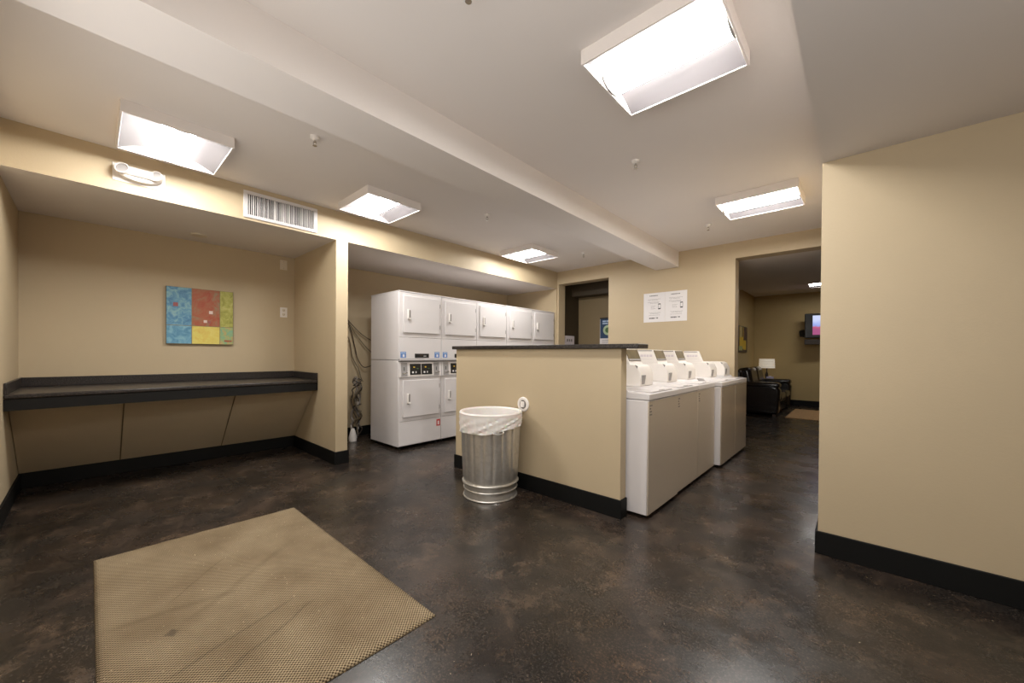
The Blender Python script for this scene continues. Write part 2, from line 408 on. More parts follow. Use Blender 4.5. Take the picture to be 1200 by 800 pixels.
# lounge
sbox('wall_lounge_left', (XLL-0.12, 6.74, 0), (XLL, YF, ZC), M['wall_lounge'])
sbox('wall_lounge_far', (XLL-0.12, YF, 0), (2.4, YF+0.12, ZC), M['wall_lounge'])
sbox('wall_lounge_right', (2.3, BT, 0), (2.42, YF, ZC), M['wall_lounge'])
sbox('wall_lounge_near', (XR+0.12, BT-0.12, 0), (2.42, BT, ZC), M['wall'])
sbox('trim_4', (XLL, BT, 2.51), (2.3, 8.75, ZC), M['ceil'])

def baseboard(side, a, b, h=HB):
    bm = bmesh.new(); box(bm, (a[0], a[1], 0), (b[0], b[1], h)); return struct('baseboard_'+side, bm, M['base'], bevel=0.003)
t = 0.014
baseboard('alcove', (XL, Y0), (XL+t, F1))
baseboard('near', (XL+t, Y0), (3.0, Y0+t))
bm = bmesh.new()
prism(bm, [(XL+t,F1-t),(XS+t,F1-t),(XS+t,F2+t),(XL+t,F2+t),(XL+t,F2),(XS,F2),(XS,F1),(XL+t,F1)], 'z', 0, HB)
struct('baseboard_divider', bm, M['base'], bevel=0.003)
baseboard('dryer_alcove', (XL, F2+t), (XL+t, YA))
bm = bmesh.new()
prism(bm, [(HX1-t,HT+t),(HX1-t,HY-t),(HX2+t,HY-t),(HX2+t,HT),(HX2,HT),(HX2,HY),(HX1,HY),(HX1,HT),(HX1+0.4,HT),(HX1+0.4,HT+t)], 'z', 0, HB)
struct('baseboard_half_wall', bm, M['base'], bevel=0.003)
bm = bmesh.new()
prism(bm, [(3.0,YR-t),(XR-t,YR-t),(XR-t,BT),(XR,BT),(XR,YR),(3.0,YR)], 'z', 0, HB)
struct('baseboard_right', bm, M['base'], bevel=0.003)
bm = bmesh.new()
prism(bm, [(DX1,YB-t),(EX0+t,YB-t),(EX0+t,BT),(EX0,BT),(EX0,YB),(DX1,YB)], 'z', 0, HB)
struct('baseboard_back', bm, M['base'], bevel=0.003)
baseboard('lounge_left', (XLL, 6.74), (XLL+t, YF-t))
baseboard('lounge_far', (XLL, YF-t), (2.3, YF))

# half wall with its cap
sbox('wall_half', (HX1, HY, 0), (HX2, HT, 1.247), M['wall'])
bm = bmesh.new(); box(bm, (HX1-0.035, HY-0.035, 1.247), (HX2+0.145, HT+0.05, 1.281))
tag(obj('half_wall_cap', bm, M['lam'], bevel=0.006), 'black speckled laminate cap lying along the top of the tan half wall', 'ledge')

# ------------------------------------------------------------------ folding counter in the alcove
cx0, cx1 = -4.50, -4.632     # front edge at the near wall and at the divider
CT = 0.886
ct = thing('folding_counter', (XL, 0.68, 0), 'long black speckled laminate folding counter filling the left alcove', 'counter')
def off(o, p): o.matrix_parent_inverse = Matrix.Translation(-Vector(p))
def attach(o, root): o.location = -root.location; return o
def cpart(name, bm, m, **k):
    o = obj(name, bm, m, ct, **k); o.location = (-ct.location.x, -ct.location.y, -ct.location.z); return o
bm = bmesh.new(); prism(bm, [(XL+0.002,Y0+0.002),(cx0,Y0+0.002),(cx1,F1-0.002),(XL+0.002,F1-0.002)], 'z', CT-0.032, CT); cpart('countertop', bm, M['lam'], bevel=0.008)
bm = bmesh.new(); prism(bm, [(cx0-0.03,Y0+0.002),(cx0-0.008,Y0+0.002),(cx1-0.008,F1-0.002),(cx1-0.03,F1-0.002)], 'z', 0.768, CT-0.034); cpart('front_apron', bm, M['apron'])
for nm, a, b in (('backsplash', (XL+0.002, Y0+0.002), (XL+0.018, F1-0.002)), ('backsplash', (XL+0.018, Y0+0.002), (cx0-0.01, Y0+0.018)), ('backsplash', (XL+0.018, F1-0.018), (cx1-0.005, F1-0.002))):
    bm = bmesh.new(); box(bm, (a[0], a[1], CT), (b[0], b[1], 0.968)); cpart(nm, bm, M['lam'], bevel=0.004)
# slanted knee panels from below the apron back to the baseboard
ys = [Y0+0.002, 0.205, 1.01, F1-0.002]
for k in range(3):
    ya, yb = ys[k]+0.002, ys[k+1]-0.002
    bm = bmesh.new(); prism(bm, [(cx1-0.036, 0.846), (cx1-0.05, 0.846), (XL+0.016, HB+0.002), (XL+0.034, HB+0.002)], 'y', ya, yb)
    cpart('slanted_panel', bm, M['wall'])
for y in ys[1:3]:
    bm = bmesh.new(); prism(bm, [(cx1-0.032, 0.84), (cx1-0.045, 0.84), (XL+0.030, HB+0.004), (XL+0.036, HB+0.004)], 'y', y-0.004, y+0.004)
    cpart('panel_joint', bm, M['joint'])

# ------------------------------------------------------------------ ceiling lights
def make_light(sx, sy, lampm, D=0.075):
    root = thing('ceiling_light', (0, 0, 0), '', 'ceiling light')
    t_ = 0.012
    bm = bmesh.new()
    hx, hy = sx/2, sy/2
    box(bm, (-hx, -hy, -D), (-hx+t_, hy, 0)); box(bm, (hx-t_, -hy, -D), (hx, hy, 0))
    box(bm, (-hx+t_, -hy, -D), (hx-t_, -hy+t_, 0)); box(bm, (-hx+t_, hy-t_, -D), (hx-t_, hy, 0))
    box(bm, (-hx+t_, -hy+t_, -0.006), (hx-t_, hy-t_, 0))
    obj('housing', bm, M['ceil'], root, bevel=0.002)
    # curved white reflectors either side of the lamp basket
    for s in (-1, 1):
        bm = bmesh.new(); n = 10; A = []
        bw = 0.088
        for k in range(n+1):
            u = k/n
            y = s*(hy - t_ - (hy - t_ - bw)*u)
            z = -D + 0.004 + 0.055*math.sin(u*PI*0.62)
            A.append((bm.verts.new((-hx+t_, y, z)), bm.verts.new((hx-t_, y, z))))
        for k in range(n): bm.faces.new((A[k][0], A[k][1], A[k+1][1], A[k+1][0]))
        obj('reflector', bm, M['refl'], root, smooth=True)
    # bulging lamp basket
    bm = bmesh.new(); n = 12; A = []
    for k in range(n+1):
        a = PI*k/n
        y = -0.088*math.cos(a); z = -0.03 - 0.044*math.sin(a)
        A.append((bm.verts.new((-hx+t_+0.012, y, z)), bm.verts.new((hx-t_-0.012, y, z))))
    for k in range(n): bm.faces.new((A[k][0], A[k][1], A[k+1][1], A[k+1][0]))
    obj('lamp_basket', bm, lampm, root, smooth=True)
    for s in (-1, 1):
        bm = bmesh.new(); pts = [(-0.091*math.cos(PI*k/n), -0.03-0.0445*math.sin(PI*k/n)) for k in range(n+1)]
        prism(bm, pts, 'x', s*(hx-t_-0.012), s*(hx-t_-0.001)); obj('basket_end', bm, M['greyp'], root)
    return root
LS = [(-0.735, 1.935, 0.63, 0.56, 'large boxy ceiling light nearest the camera, right of the beam'),
      (-3.62, 0.41, 0.63, 0.57, 'boxy ceiling light above the emergency light, left of the beam'),
      (-3.61, 1.975, 0.61, 0.57, 'boxy ceiling light just past the wall vent, above the divider wall'),
      (-3.65, 4.39, 0.61, 0.62, 'farthest boxy ceiling light left of the beam, above the dryers'),
      (-0.725, 4.335, 0.65, 0.55, 'boxy ceiling light in front of the lounge opening'),
      (-0.40, 10.0, 0.80, 0.60, 'ceiling light seen inside the lounge beyond the opening')]
protos = {}
for i, (x, y, sx, sy, lb) in enumerate(LS):
    o = make_light(sx, sy, M['lamp2'] if i == 5 else (M['lamp3'] if i in (1, 2, 3) else M['lamp']))
    o.location = (x, y, ZC); o['label'] = lb; o['group'] = 'ceiling light boxes'
    del o['group']

# sprinklers
def make_sprinkler():
    root = thing('fire_sprinkler', (0, 0, 0), '', 'sprinkler')
    bm = bmesh.new(); lathe(bm, [(0.0, 0), (0.032, 0), (0.03, -0.014), (0.02, -0.024), (0.014, -0.026), (0, -0.026)], 20); obj('escutcheon', bm, M['white2'], root, smooth=True)
    bm = bmesh.new(); lathe(bm, [(0, -0.026), (0.008, -0.026), (0.008, -0.04), (0, -0.04)], 12)
    for s in (-1, 1): tube(bm, [(s*0.008, 0, -0.034), (s*0.012, 0, -0.046), (s*0.004, 0, -0.062)], 0.0022, 6)
    lathe(bm, [(0, -0.062), (0.014, -0.062), (0.014, -0.065), (0, -0.065)], 14)
    obj('deflector', bm, M['chrome'], root)
    return root
SP = [(-2.859, 1.069, 'pendant sprinkler between the beam and the emergency light'),
      (-3.024, 2.917, 'pendant sprinkler left of the beam, between the second and third left-hand lights'),
      (-3.071, 4.965, 'small far sprinkler left of the beam, near the hallway opening'),
      (-1.315, 2.877, 'pendant sprinkler right of the beam, between the two right-hand lights'),
      (-1.321, 4.839, 'pendant sprinkler left of the light before the lounge opening'),
      (-1.215, 1.056, 'sprinkler cut by the top edge of the picture, beside the largest light')]
sp = make_sprinkler()
for i, (x, y, lb) in enumerate(SP):
    o = sp if i == 0 else copy_tree(sp)
    o.location = (x, y, ZC); o.rotation_euler.z = 0.7; o['label'] = lb

bm = bmesh.new(); lathe(bm, [(0, 0), (0.07, 0), (0.066, -0.012), (0.04, -0.016), (0, -0.016)], 32)
tag(obj('ceiling_speaker_disc', bm, M['ivory'], smooth=True, loc=(-5.078, 0.763, ZS)), 'round flat cover disc on the underside of the alcove soffit', 'cover')

# air vent on the soffit face
vt = thing('air_vent', (XS, 1.262, 2.557), 'white wall vent with vertical fins on the soffit face', 'vent')
bm = bmesh.new(); w, h = 0.32, 0.122
for a, b in (((0,-w,-h),(0.012,w,-h+0.03)), ((0,-w,h-0.03),(0.012,w,h)), ((0,-w,-h+0.03),(0.012,-w+0.035,h-0.03)), ((0,w-0.035,-h+0.03),(0.012,w,h-0.03))): box(bm, a, b)
obj('frame', bm, M['white'], vt, bevel=0.002)
pbox('backing', (0.0005, -w+0.03, -h+0.025), (0.002, w-0.03, h-0.025), M['black'], vt)
bm = bmesh.new(); n = 34
for k in range(n):
    y = -w+0.045 + (2*w-0.09)*k/(n-1); a = random.uniform(-0.35, 0.35) + 0.5
    dy = 0.007*math.sin(a); 
    prism(bm, [(0.003, y-dy), (0.011, y+dy-0.0012), (0.011, y+dy+0.0016), (0.003, y-dy+0.0016)], 'z', -h+0.031, h-0.031)
obj('vertical_fins', bm, M['white'], vt)
pbox('centre_bar', (0.002, -0.075, -h+0.03), (0.0118, -0.066, h-0.03), M['white'], vt)

# emergency light on the soffit face
em = thing('emergency_light', (XS, 0.265, 2.557), 'white twin-head emergency light on the soffit above the counter', 'emergency light')
pbox('mounting_plate', (0, -0.148, -0.066), (0.006, 0.148, 0.066), M['white2'], em, bevel=0.002)
bm = bmesh.new()
pts = []
for k in range(17):
    a = PI*k/16; pts.append((-0.118*math.cos(a), -0.050*math.sin(a)-0.002))
pts += [(0.118, 0.03), (-0.118, 0.03)]
prism(bm, pts, 'x', 0.006, 0.05); obj('body', bm, M['white2'], em, bevel=0.006)
bm = bmesh.new(); tube(bm, [(0.045, -0.07, 0.01), (0.05, 0.07, 0.01)], 0.033, 20); obj('battery_cover', bm, M['white2'], em, smooth=True)
for s in (-1, 1):
    bm = bmesh.new(); lathe(bm, [(0, -0.03), (0.026, -0.03), (0.04, 0.0), (0.042, 0.022), (0.037, 0.024), (0.034, 0.014), (0, 0.012)], 24)
    o = obj('lamp_head', bm, M['white2'], em, smooth=True)
    o.location = (0.055, s*0.095, 0.012); o.rotation_euler = (0, R(78), R(s*-6 - 25))
    bm = bmesh.new(); lathe(bm, [(0, 0.018), (0.034, 0.017), (0.034, 0.0145), (0, 0.0145)], 24)
    obj('lens', bm, M['greyp'], o, smooth=True)

# wall plates by the divider
bp = thing('blank_wall_plate', (XL, 1.651, 2.305), 'blank ivory cover plate high in the alcove corner under the soffit', 'wall plate')
pbox('plate', (0, -0.04, -0.06), (0.006, 0.04, 0.06), M['ivory'], bp, bevel=0.002)
for z in (-0.04, 0.04):
    bm = bmesh.new(); lathe(bm, [(0, 0.0075), (0.004, 0.007), (0.004, 0.005), (0, 0.005)], 10, (0, 0, z), 'x')
    obj('screw', bm, M['greyp'], bp)
ou = thing('wall_outlet', (XL, 1.653, 1.708), 'white duplex wall outlet to the right of the colourful painting', 'outlet')
pbox('plate', (0, -0.04, -0.062), (0.006, 0.04, 0.062), M['white2'], ou, bevel=0.002)
for z in (-0.026, 0.026):
    s_ = pbox('socket', (0.006, -0.017, z-0.018), (0.009, 0.017, z+0.018), M['ivory'], ou, bevel=0.004)
    bm = bmesh.new()
    for y in (-0.007, 0.007): box(bm, (0.009, y-0.0015, z-0.004), (0.0094, y+0.0015, z+0.008))
    box(bm, (0.009, -0.0025, z-0.013), (0.0094, 0.0025, z-0.008)); obj('slots', bm, M['black'], s_)

# ------------------------------------------------------------------ painting in the alcove
P = [m_paint('canvas_blue', srgb(56, 104, 146), srgb(96, 148, 178), srgb(146, 184, 184)),
     m_paint('canvas_red', srgb(160, 62, 42), srgb(164, 92, 62), srgb(140, 126, 96), 7),
     m_paint('canvas_olive', srgb(132, 134, 52), srgb(168, 166, 78), srgb(190, 184, 112)),
     m_paint('canvas_pale_blue', srgb(70, 124, 158), srgb(104, 156, 182), srgb(136, 180, 192)),
     m_paint('canvas_yellow', srgb(212, 176, 84), srgb(216, 200, 100), srgb(220, 204, 116)),
     m_paint('canvas_teal', srgb(110, 160, 150), srgb(140, 172, 120), srgb(210, 150, 90)),
     mat('canvas_edge', srgb(60, 74, 68), 0.6), mat('brick_square', srgb(150, 84, 84), 0.6), mat('pale_square', srgb(220, 200, 190), 0.6), mat('umber_line', srgb(128, 118, 84), 0.6)]
pt = thing('abstract_painting', (XL, 0.83, 1.59), 'unframed abstract canvas of blue, red and yellow blocks above the counter', 'painting')
pw, ph = 0.29, 0.302
pbox('canvas_body', (0.0, -pw, -ph), (0.034, pw, ph), P[6], pt, bevel=0.002)
bm = bmesh.new()
ysp = [-pw, -pw+0.36*2*pw, -pw+0.785*2*pw, pw]; zsp = [-ph, -ph+0.325*2*ph, ph]
for r_ in range(2):
    for c_ in range(3):
        mi = (c_ if r_ == 1 else 3 + c_)
        v = [bm.verts.new(p) for p in ((0.035, ysp[c_]+0.003, zsp[r_]+0.003), (0.035, ysp[c_+1]-0.003, zsp[r_]+0.003), (0.035, ysp[c_+1]-0.003, zsp[r_+1]-0.003), (0.035, ysp[c_]+0.003, zsp[r_+1]-0.003))]
        bm.faces.new(v).material_index = mi
        v = [bm.verts.new(p) for p in ((0.0345, ysp[c_], zsp[r_]), (0.0345, ysp[c_+1], zsp[r_]), (0.0345, ysp[c_+1], zsp[r_+1]), (0.0345, ysp[c_], zsp[r_+1]))]
        bm.faces.new(v).material_index = 9
for (u, v_, s, mi) in ((0.13, 0.69, 0.02, 7), (0.645, 0.585, 0.017, 8), (0.56, 0.415, 0.015, 8), (0.62, 0.405, 0.012, 7)):
    y = -pw + u*2*pw; z = -ph + v_*2*ph
    q = [bm.verts.new(p) for p in ((0.036, y-s, z-s), (0.036, y+s, z-s), (0.036, y+s, z+s), (0.036, y-s, z+s))]
    bm.faces.new(q).material_index = mi
box(bm, (0.0352, pw-0.085, -ph+0.03), (0.036, pw-0.015, -ph+0.05), 1)
obj('painted_face', bm, P, pt)

# ------------------------------------------------------------------ stacked dryers
DW, DYN = 0.646, 2.554
DXF, DXB = -4.193, -4.885
def make_dryer():
    root = thing('stacked_dryer', (0, 0, 0), '', 'dryer')
    W = DW - 0.002; Dp = DXF - DXB
    def q(name, a, b, m, parent=root, bevel=0.0): return pbox(name, a, b, m, parent, bevel)
    # origin at near front bottom corner, x forward (0 = front face), y along the row
    q('lower_cabinet', (-Dp, 0, 0.042), (-0.012, W, 1.112), M['white'], bevel=0.004)
    q('upper_cabinet', (-Dp, 0, 1.118), (-0.012, W, 1.962), M['white'], bevel=0.004)
    bm = bmesh.new(); box(bm, (-Dp-0.004, -0.001, 1.963), (0.004, W+0.001, 1.979)); obj('top_panel', bm, M['white'], root, bevel=0.004)
    for y0 in (0.05, W-0.05):
        for x0 in (-0.06, -Dp+0.06):
            bm = bmesh.new(); lathe(bm, [(0, 0), (0.02, 0), (0.022, 0.01), (0.012, 0.014), (0.012, 0.042), (0, 0.042)], 14, (x0, y0, 0)); obj('foot', bm, M['black'], root)
    q('kick_panel', (-0.012, 0.002, 0.05), (0.0, W-0.002, 0.344), M['white'], bevel=0.003)
    q('lower_front', (-0.012, 0.002, 0.349), (0.0, W-0.002, 0.897), M['white'], bevel=0.003)
    q('upper_front', (-0.012, 0.002, 1.402), (0.0, W-0.002, 1.961), M['white'], bevel=0.003)
    q('middle_panel', (-0.012, 0.002, 1.134), (0.0, W-0.002, 1.397), M['white'], bevel=0.003)
    for z0, z1 in ((0.400, 0.866), (1.458, 1.922)):
        d = q('door', (0.0, 0.052, z0), (0.018, 0.603, z1), M['white'], bevel=0.006)
        bm = bmesh.new()
        zc = z0 + 0.235 if z0 < 1 else z0 + 0.228
        box(bm, (0.018, 0.108, zc-0.062), (0.024, 0.152, zc+0.062))
        box(bm, (0.024, 0.108, zc-0.062), (0.040, 0.122, zc+0.062))
        box(bm, (0.024, 0.108, zc-0.062), (0.040, 0.152, zc-0.050))
        obj('handle', bm, M['white2'], d, bevel=0.002)
        q('recess_shade', (0.0175, 0.124, zc-0.04), (0.0246, 0.148, zc+0.058), M['seam'], d)  # grey slab that paints the shade inside the handle
        for hz in (z0+0.09, z1-0.09):
            bm = bmesh.new(); tube(bm, [(0.012, 0.609, hz-0.026), (0.012, 0.609, hz+0.026)], 0.006, 8); obj('hinge', bm, M['greyp'], d)
        # small faint print in the upper left corner of each door
        bm = bmesh.new()
        for r_ in range(3):
            for c_ in range(4):
                box(bm, (0.018, 0.066+c_*0.022, z1-0.028-r_*0.016), (0.0186, 0.080+c_*0.022, z1-0.022-r_*0.016))
        obj('door_print', bm, M['palepink'], d)
    # control area between the two tumblers
    bm = bmesh.new(); prism(bm, [(-0.012, 0.902), (0.016, 0.902), (0.004, 1.092), (-0.012, 1.092)], 'y', 0.002, W-0.002)
    cp = obj('control_panel', bm, M['white'], root, bevel=0.002)
    def slab(name, y0, y1, z0, z1, m, dep, par):
        bm = bmesh.new()
        f = lambda z: 0.016 - (z-0.902)/0.19*0.012
        prism(bm, [(f(z0)-0.002, z0), (f(z0)+dep, z0), (f(z1)+dep, z1), (f(z1)-0.002, z1)], 'y', y0, y1)
        return obj(name, bm, m, par)
    slab('display_bezel', 0.135, 0.50, 0.918, 1.082, M['white2'], 0.003, cp)
    slab('display', 0.150, 0.312, 0.932, 1.07, M['black'], 0.006, cp)
    slab('display', 0.322, 0.486, 0.932, 1.07, M['black'], 0.006, cp)
    for yy in (0.20, 0.372):
        slab('display_light', yy, yy+0.022, 1.02, 1.036, M['yellow'], 0.0075, cp)
        slab('display_light', yy+0.03, yy+0.044, 0.952, 0.975, M['paper'], 0.0075, cp)
        slab('display_light', yy-0.02, yy+0.004, 0.952, 0.975, M['paper'], 0.0075, cp)
        slab('display_light', yy+0.05, yy+0.075, 1.005, 1.012, M['dgreen'], 0.0075, cp)
    for yy in (0.028, 0.515):
        slab('coin_slide_plate', yy, yy+0.085, 0.915, 1.085, M['greyp'], 0.003, cp)
        slab('coin_slot', yy+0.036, yy+0.045, 0.985, 1.03, M['black'], 0.005, cp)
        bm = bmesh.new(); tube(bm, [(0.012, yy+0.02, 0.955), (0.04, yy+0.02, 0.95), (0.044, yy+0.07, 0.96), (0.012, yy+0.07, 0.965)], 0.005, 8)
        obj('coin_slide', bm, M['chrome'], cp, smooth=True)
    bm = bmesh.new(); prism(bm, [(-0.012, 1.098), (0.030, 1.104), (0.034, 1.118), (0.026, 1.130), (-0.012, 1.130)], 'y', 0.0, W)
    obj('grey_ledge', bm, M['greyp'], root, bevel=0.003)
    for yy in (0.024, 0.535):
        s_ = q('instruction_sticker', (0.0, yy, 1.147), (0.0015, yy+0.078, 1.222), M['blue'])
        q('sticker_print', (0.0015, yy+0.03, 1.156), (0.002, yy+0.056, 1.19), M['paper'], s_)
        q('sticker_print', (0.0015, yy+0.008, 1.204), (0.002, yy+0.07, 1.214), M['paleblue'], s_)
    s_ = q('cycle_display', (0.0, 0.23, 1.147), (0.004, 0.442, 1.199), M['black'])
    q('display_button', (0.004, 0.30, 1.166), (0.005, 0.345, 1.188), M['brown_end'], s_); q('display_button', (0.004, 0.36, 1.160), (0.005, 0.40, 1.175), M['greyp'], s_)
    s_ = q('warning_sticker', (0.0, 0.571, 0.234), (0.0014, 0.632, 0.322), M['red'])
    q('sticker_print', (0.0014, 0.59, 0.25), (0.002, 0.613, 0.30), M['paper'], s_)
    return root
dr = make_dryer()
DL = ['white stacked dryer nearest the divider wall, its cabinet side in full view',
      'second white stacked dryer from the divider, lower half cut off by the half wall',
      'third white stacked dryer, in the middle of the row behind the half wall',
      'fourth white stacked dryer from the divider wall, only its top door in view',
      'white stacked dryer at the far end, against the alcove end wall']
for i in range(5):
    o = dr if i == 0 else copy_tree(dr)
    o.location = (DXF, DYN + i*DW, 0); o['label'] = DL[i]; o['group'] = 'stacked dryers in the alcove'

# loose cables and hoses beside the dryers
def cable(pts, r, m, label, name='loose_cable'):
    bm = bmesh.new(); tube(bm, smooth_path(pts, 10), r, 6)
    tag(obj(name, bm, m, smooth=True), label, 'cable')
xw = XL + 0.035
cable([(xw-0.015, 2.2, 1.95), (xw, 2.36, 1.78), (xw+0.01, 2.52, 1.60), (xw+0.01, 2.68, 1.46), (xw+0.02, 2.9, 1.34)], 0.006, M['cabledark'], 'highest thin cable sloping down the alcove wall to the dryers')
cable([(xw-0.015, 2.2, 1.90), (xw, 2.42, 1.70), (xw+0.01, 2.58, 1.46), (xw+0.02, 2.74, 1.27), (xw+0.02, 2.95, 1.10)], 0.006, M['cable'], 'second thin cable sloping down the alcove wall, just below the highest')
cable([(xw-0.015, 2.2, 1.80), (xw, 2.46, 1.62), (xw, 2.56, 1.30), (xw+0.01, 2.60, 1.12), (xw+0.03, 2.68, 1.00), (xw+0.04, 2.80, 1.02)], 0.006, M['cabledark'], 'thin cable that dips and curls back up beside the dryer')
cable([(xw-0.015, 2.15, 1.70), (xw, 2.45, 1.45), (xw+0.01, 2.52, 1.15), (xw+0.03, 2.60, 0.98), (-5.30, 2.62, 0.85), (-5.2, 2.60, 0.8)], 0.006, M['cable'], 'lowest thin cable hanging into the hose tangle beside the dryer')
ht = thing('hose_tangle', (-5.12, 2.48, 0.0), 'tangle of dusty hoses and cords hanging beside the first dryer', 'hoses')
for k in range(6):
    pts = []; z = 0.88 - random.uniform(0, 0.08)
    x0, y0 = random.uniform(-0.05, 0.05), random.uniform(-0.04, 0.05)
    while z > 0.13:
        pts.append((x0 + random.uniform(-0.045, 0.045), y0 + random.uniform(-0.04, 0.04), z)); z -= random.uniform(0.05, 0.10)
    pts.append((x0, y0, 0.05 + 0.02*k))
    bm = bmesh.new(); tube(bm, smooth_path(pts, 6), [0.012, 0.008, 0.016, 0.007, 0.011, 0.006][k], 8)
    obj('hose', bm, [M['foil'], M['cabledark'], M['foil'], M['cabledark'], M['cable'], M['greyp']][k], ht, smooth=True)
for k, z in enumerate((0.80, 0.45)):
    pts = [(0.05*math.cos(a)+0.01*math.sin(3*a), 0.05*math.sin(a), z + 0.05*math.sin(a*0.5+k)) for a in [i*0.5 for i in range(26)]]
    bm = bmesh.new(); tube(bm, pts, 0.007, 6); obj('cord_coil', bm, M['cabledark'], ht, smooth=True)
bm = bmesh.new(); lathe(bm, [(0, 0.0), (0.05, 0.0), (0.055, 0.05), (0.035, 0.13), (0.02, 0.17), (0, 0.17)], 14, (0.0, -0.06, 0)); obj('hose_end', bm, M['white2'], ht, smooth=True)

# ------------------------------------------------------------------ washers
def make_washer(name_w, front, tall, disp, steel):
    """origin: near front corner on the floor, x back is negative"""
    W = name_w; D = 0.70
    root = thing('washing_machine', (0, 0, 0), '', 'washer')
    g = 0.003
    def q(name, a, b, m, parent=root, bevel=0.0): return pbox(name, a, b, m, parent, bevel)
    q('cabinet', (-D, g, 0.03), (-0.012, W-g, 0.868), M['white'], bevel=0.006)
    for y0 in (0.06, W-0.06):
        for x0 in (-0.06, -D+0.06):
            bm = bmesh.new(); lathe(bm, [(0, 0), (0.018, 0), (0.02, 0.008), (0.01, 0.012), (0.01, 0.032), (0, 0.032)], 12, (x0, y0, 0)); obj('foot', bm, M['black'], root)
    fp = q('front_panel', (-0.012, g, 0.036), (-0.002, W-0.0015, 0.862), steel, bevel=0.003)
    bm = bmesh.new()
    box(bm, (-0.014, g, 0.862), (-0.0005, W-g, 0.868))
    obj('front_edge', bm, M['white'], root)
    bm = bmesh.new(); prism(bm, [(-D, 0.872), (0.002, 0.872), (0.002, 0.916), (-0.05, 0.920), (-0.16, 0.924), (-0.185, 0.952), (-D, 0.956)], 'y', g, W-g)
    obj('top_deck', bm, M['white'], root, bevel=0.004)
    ld = q('lid', (-0.155, 0.09, 0.9205), (-0.02, W-0.09, 0.928), M['white'], bevel=0.003)
    q('lid_lip', (-0.03, W/2-0.05, 0.928), (-0.022, W/2+0.05, 0.931), M['greyp'], ld)
    # printed badge on the front panel
    bm = bmesh.new()
    for r_, (a, b_) in enumerate(((0.02, 0.07), (0.02, 0.045), (0.02, 0.06), (0.02, 0.066))):
        for z in (0.838-r_*0.022,):
            for k in range(3):
                y = a + (b_-a)*k/3
                box(bm, (-0.002, y, z-0.012), (-0.0012, y+(b_-a)/4.5, z-0.001))
    obj('badge_print', bm, M['seam'], fp)
    # coin meter case standing on the deck
    y0 = 0.255; y1 = y0 + 0.25; X = -0.176
    mc = None
    bm = bmesh.new()
    prism(bm, [(X-0.34, 0.950), (X, 0.950), (X, 1.046), (X-0.03, 1.108), (X-0.062, 1.124), (X-0.34, 1.124)], 'y', y0, y1)
    mc = obj('meter_case', bm, M['white2'], root, bevel=0.006)
    bm = bmesh.new(); prism(bm, [(X-0.001, 0.962), (X+0.003, 0.970), (X+0.012, 1.030), (X+0.012, 1.038), (X-0.001, 1.038)], 'y', y0+0.02, y0+0.075)
    obj('coin_slide', bm, M['greyp'], mc)
    bm = bmesh.new(); prism(bm, [(X-0.05, 1.121), (X-0.025, 1.1095), (X-0.03, 1.09)], 'y', y0-0.0008, y0+0.004); obj('vent_notch', bm, M['seam'], mc)
    # low console at the back of the deck
    bm = bmesh.new(); prism(bm, [(-D, 0.954), (-D+0.13, 0.954), (-D+0.10, 1.06), (-D+0.02, 1.085), (-D, 1.085)], 'y', g+0.01, W-g-0.01)
    obj('rear_console', bm, M['white'], root, bevel=0.005)
    if tall:
        ye = y1 if disp else y0 + 0.06
        bm = bmesh.new(); prism(bm, [(X-0.30, 1.122), (X-0.090, 1.122), (X-0.103, 1.146), (X-0.145, 1.251), (X-0.30, 1.251)], 'y', y0, ye)
        up = obj('reader_housing', bm, M['white2'], mc, bevel=0.004)
        bm = bmesh.new(); box(bm, (X-0.295, y0-0.001, 1.238), (X-0.15, y0+0.002, 1.246)); obj('housing_trim', bm, M['seam'], up)
        bm = bmesh.new()
        for k, (a, b_) in enumerate(((0, .03), (.036, .056), (.062, .084), (.090, .118))):
            box(bm, (X-0.265+a, y0-0.001, 1.182+0.002*(k % 2)), (X-0.265+b_, y0+0.002, 1.205))
        box(bm, (X-0.262, y0-0.001, 1.160), (X-0.15, y0+0.002, 1.163))
        obj('housing_print', bm, M['palepink'], up)
        if disp:
            bm = bmesh.new()
            prism(bm, [(X-0.104, 1.152), (X-0.100, 1.1535), (X-0.1385, 1.2475), (X-0.1425, 1.246)], 'y', y0+0.012, y1-0.012)
            obj('smoked_display', bm, M['olive'], up)
            bm = bmesh.new()
            prism(bm, [(X-0.1045, 1.153), (X-0.0995, 1.155), (X-0.106, 1.169), (X-0.110, 1.168)], 'y', y0+0.012, y1-0.012)
            obj('display_strip', bm, M['greyp'], up)
    return root
WS = [(-1.124, 2.715, 0.612, True, True, M['steel'], 'white washing machine with steel front right behind the half wall end'),
      (-1.134, 3.330, 0.558, True, True, M['steel'], 'second washer from the half wall, steel front, tall coin meter with display'),
      (-1.134, 3.891, 0.562, True, True, M['steel'], 'third washer from the half wall, last of the slightly recessed steel fronts'),
      (-1.078, 4.500, 0.595, True, False, M['steel2'], 'fourth washer, front stepping forward and showing a white side edge'),
      (-1.078, 5.098, 0.595, False, False, M['steel2'], 'last washer of the row, by the lounge opening, lowest coin meter')]
for x, y, w, ta, di, st, lb in WS:
    o = make_washer(w, x, ta, di, st); o.location = (x, y, 0); o['label'] = lb; o['group'] = 'washers in the row'

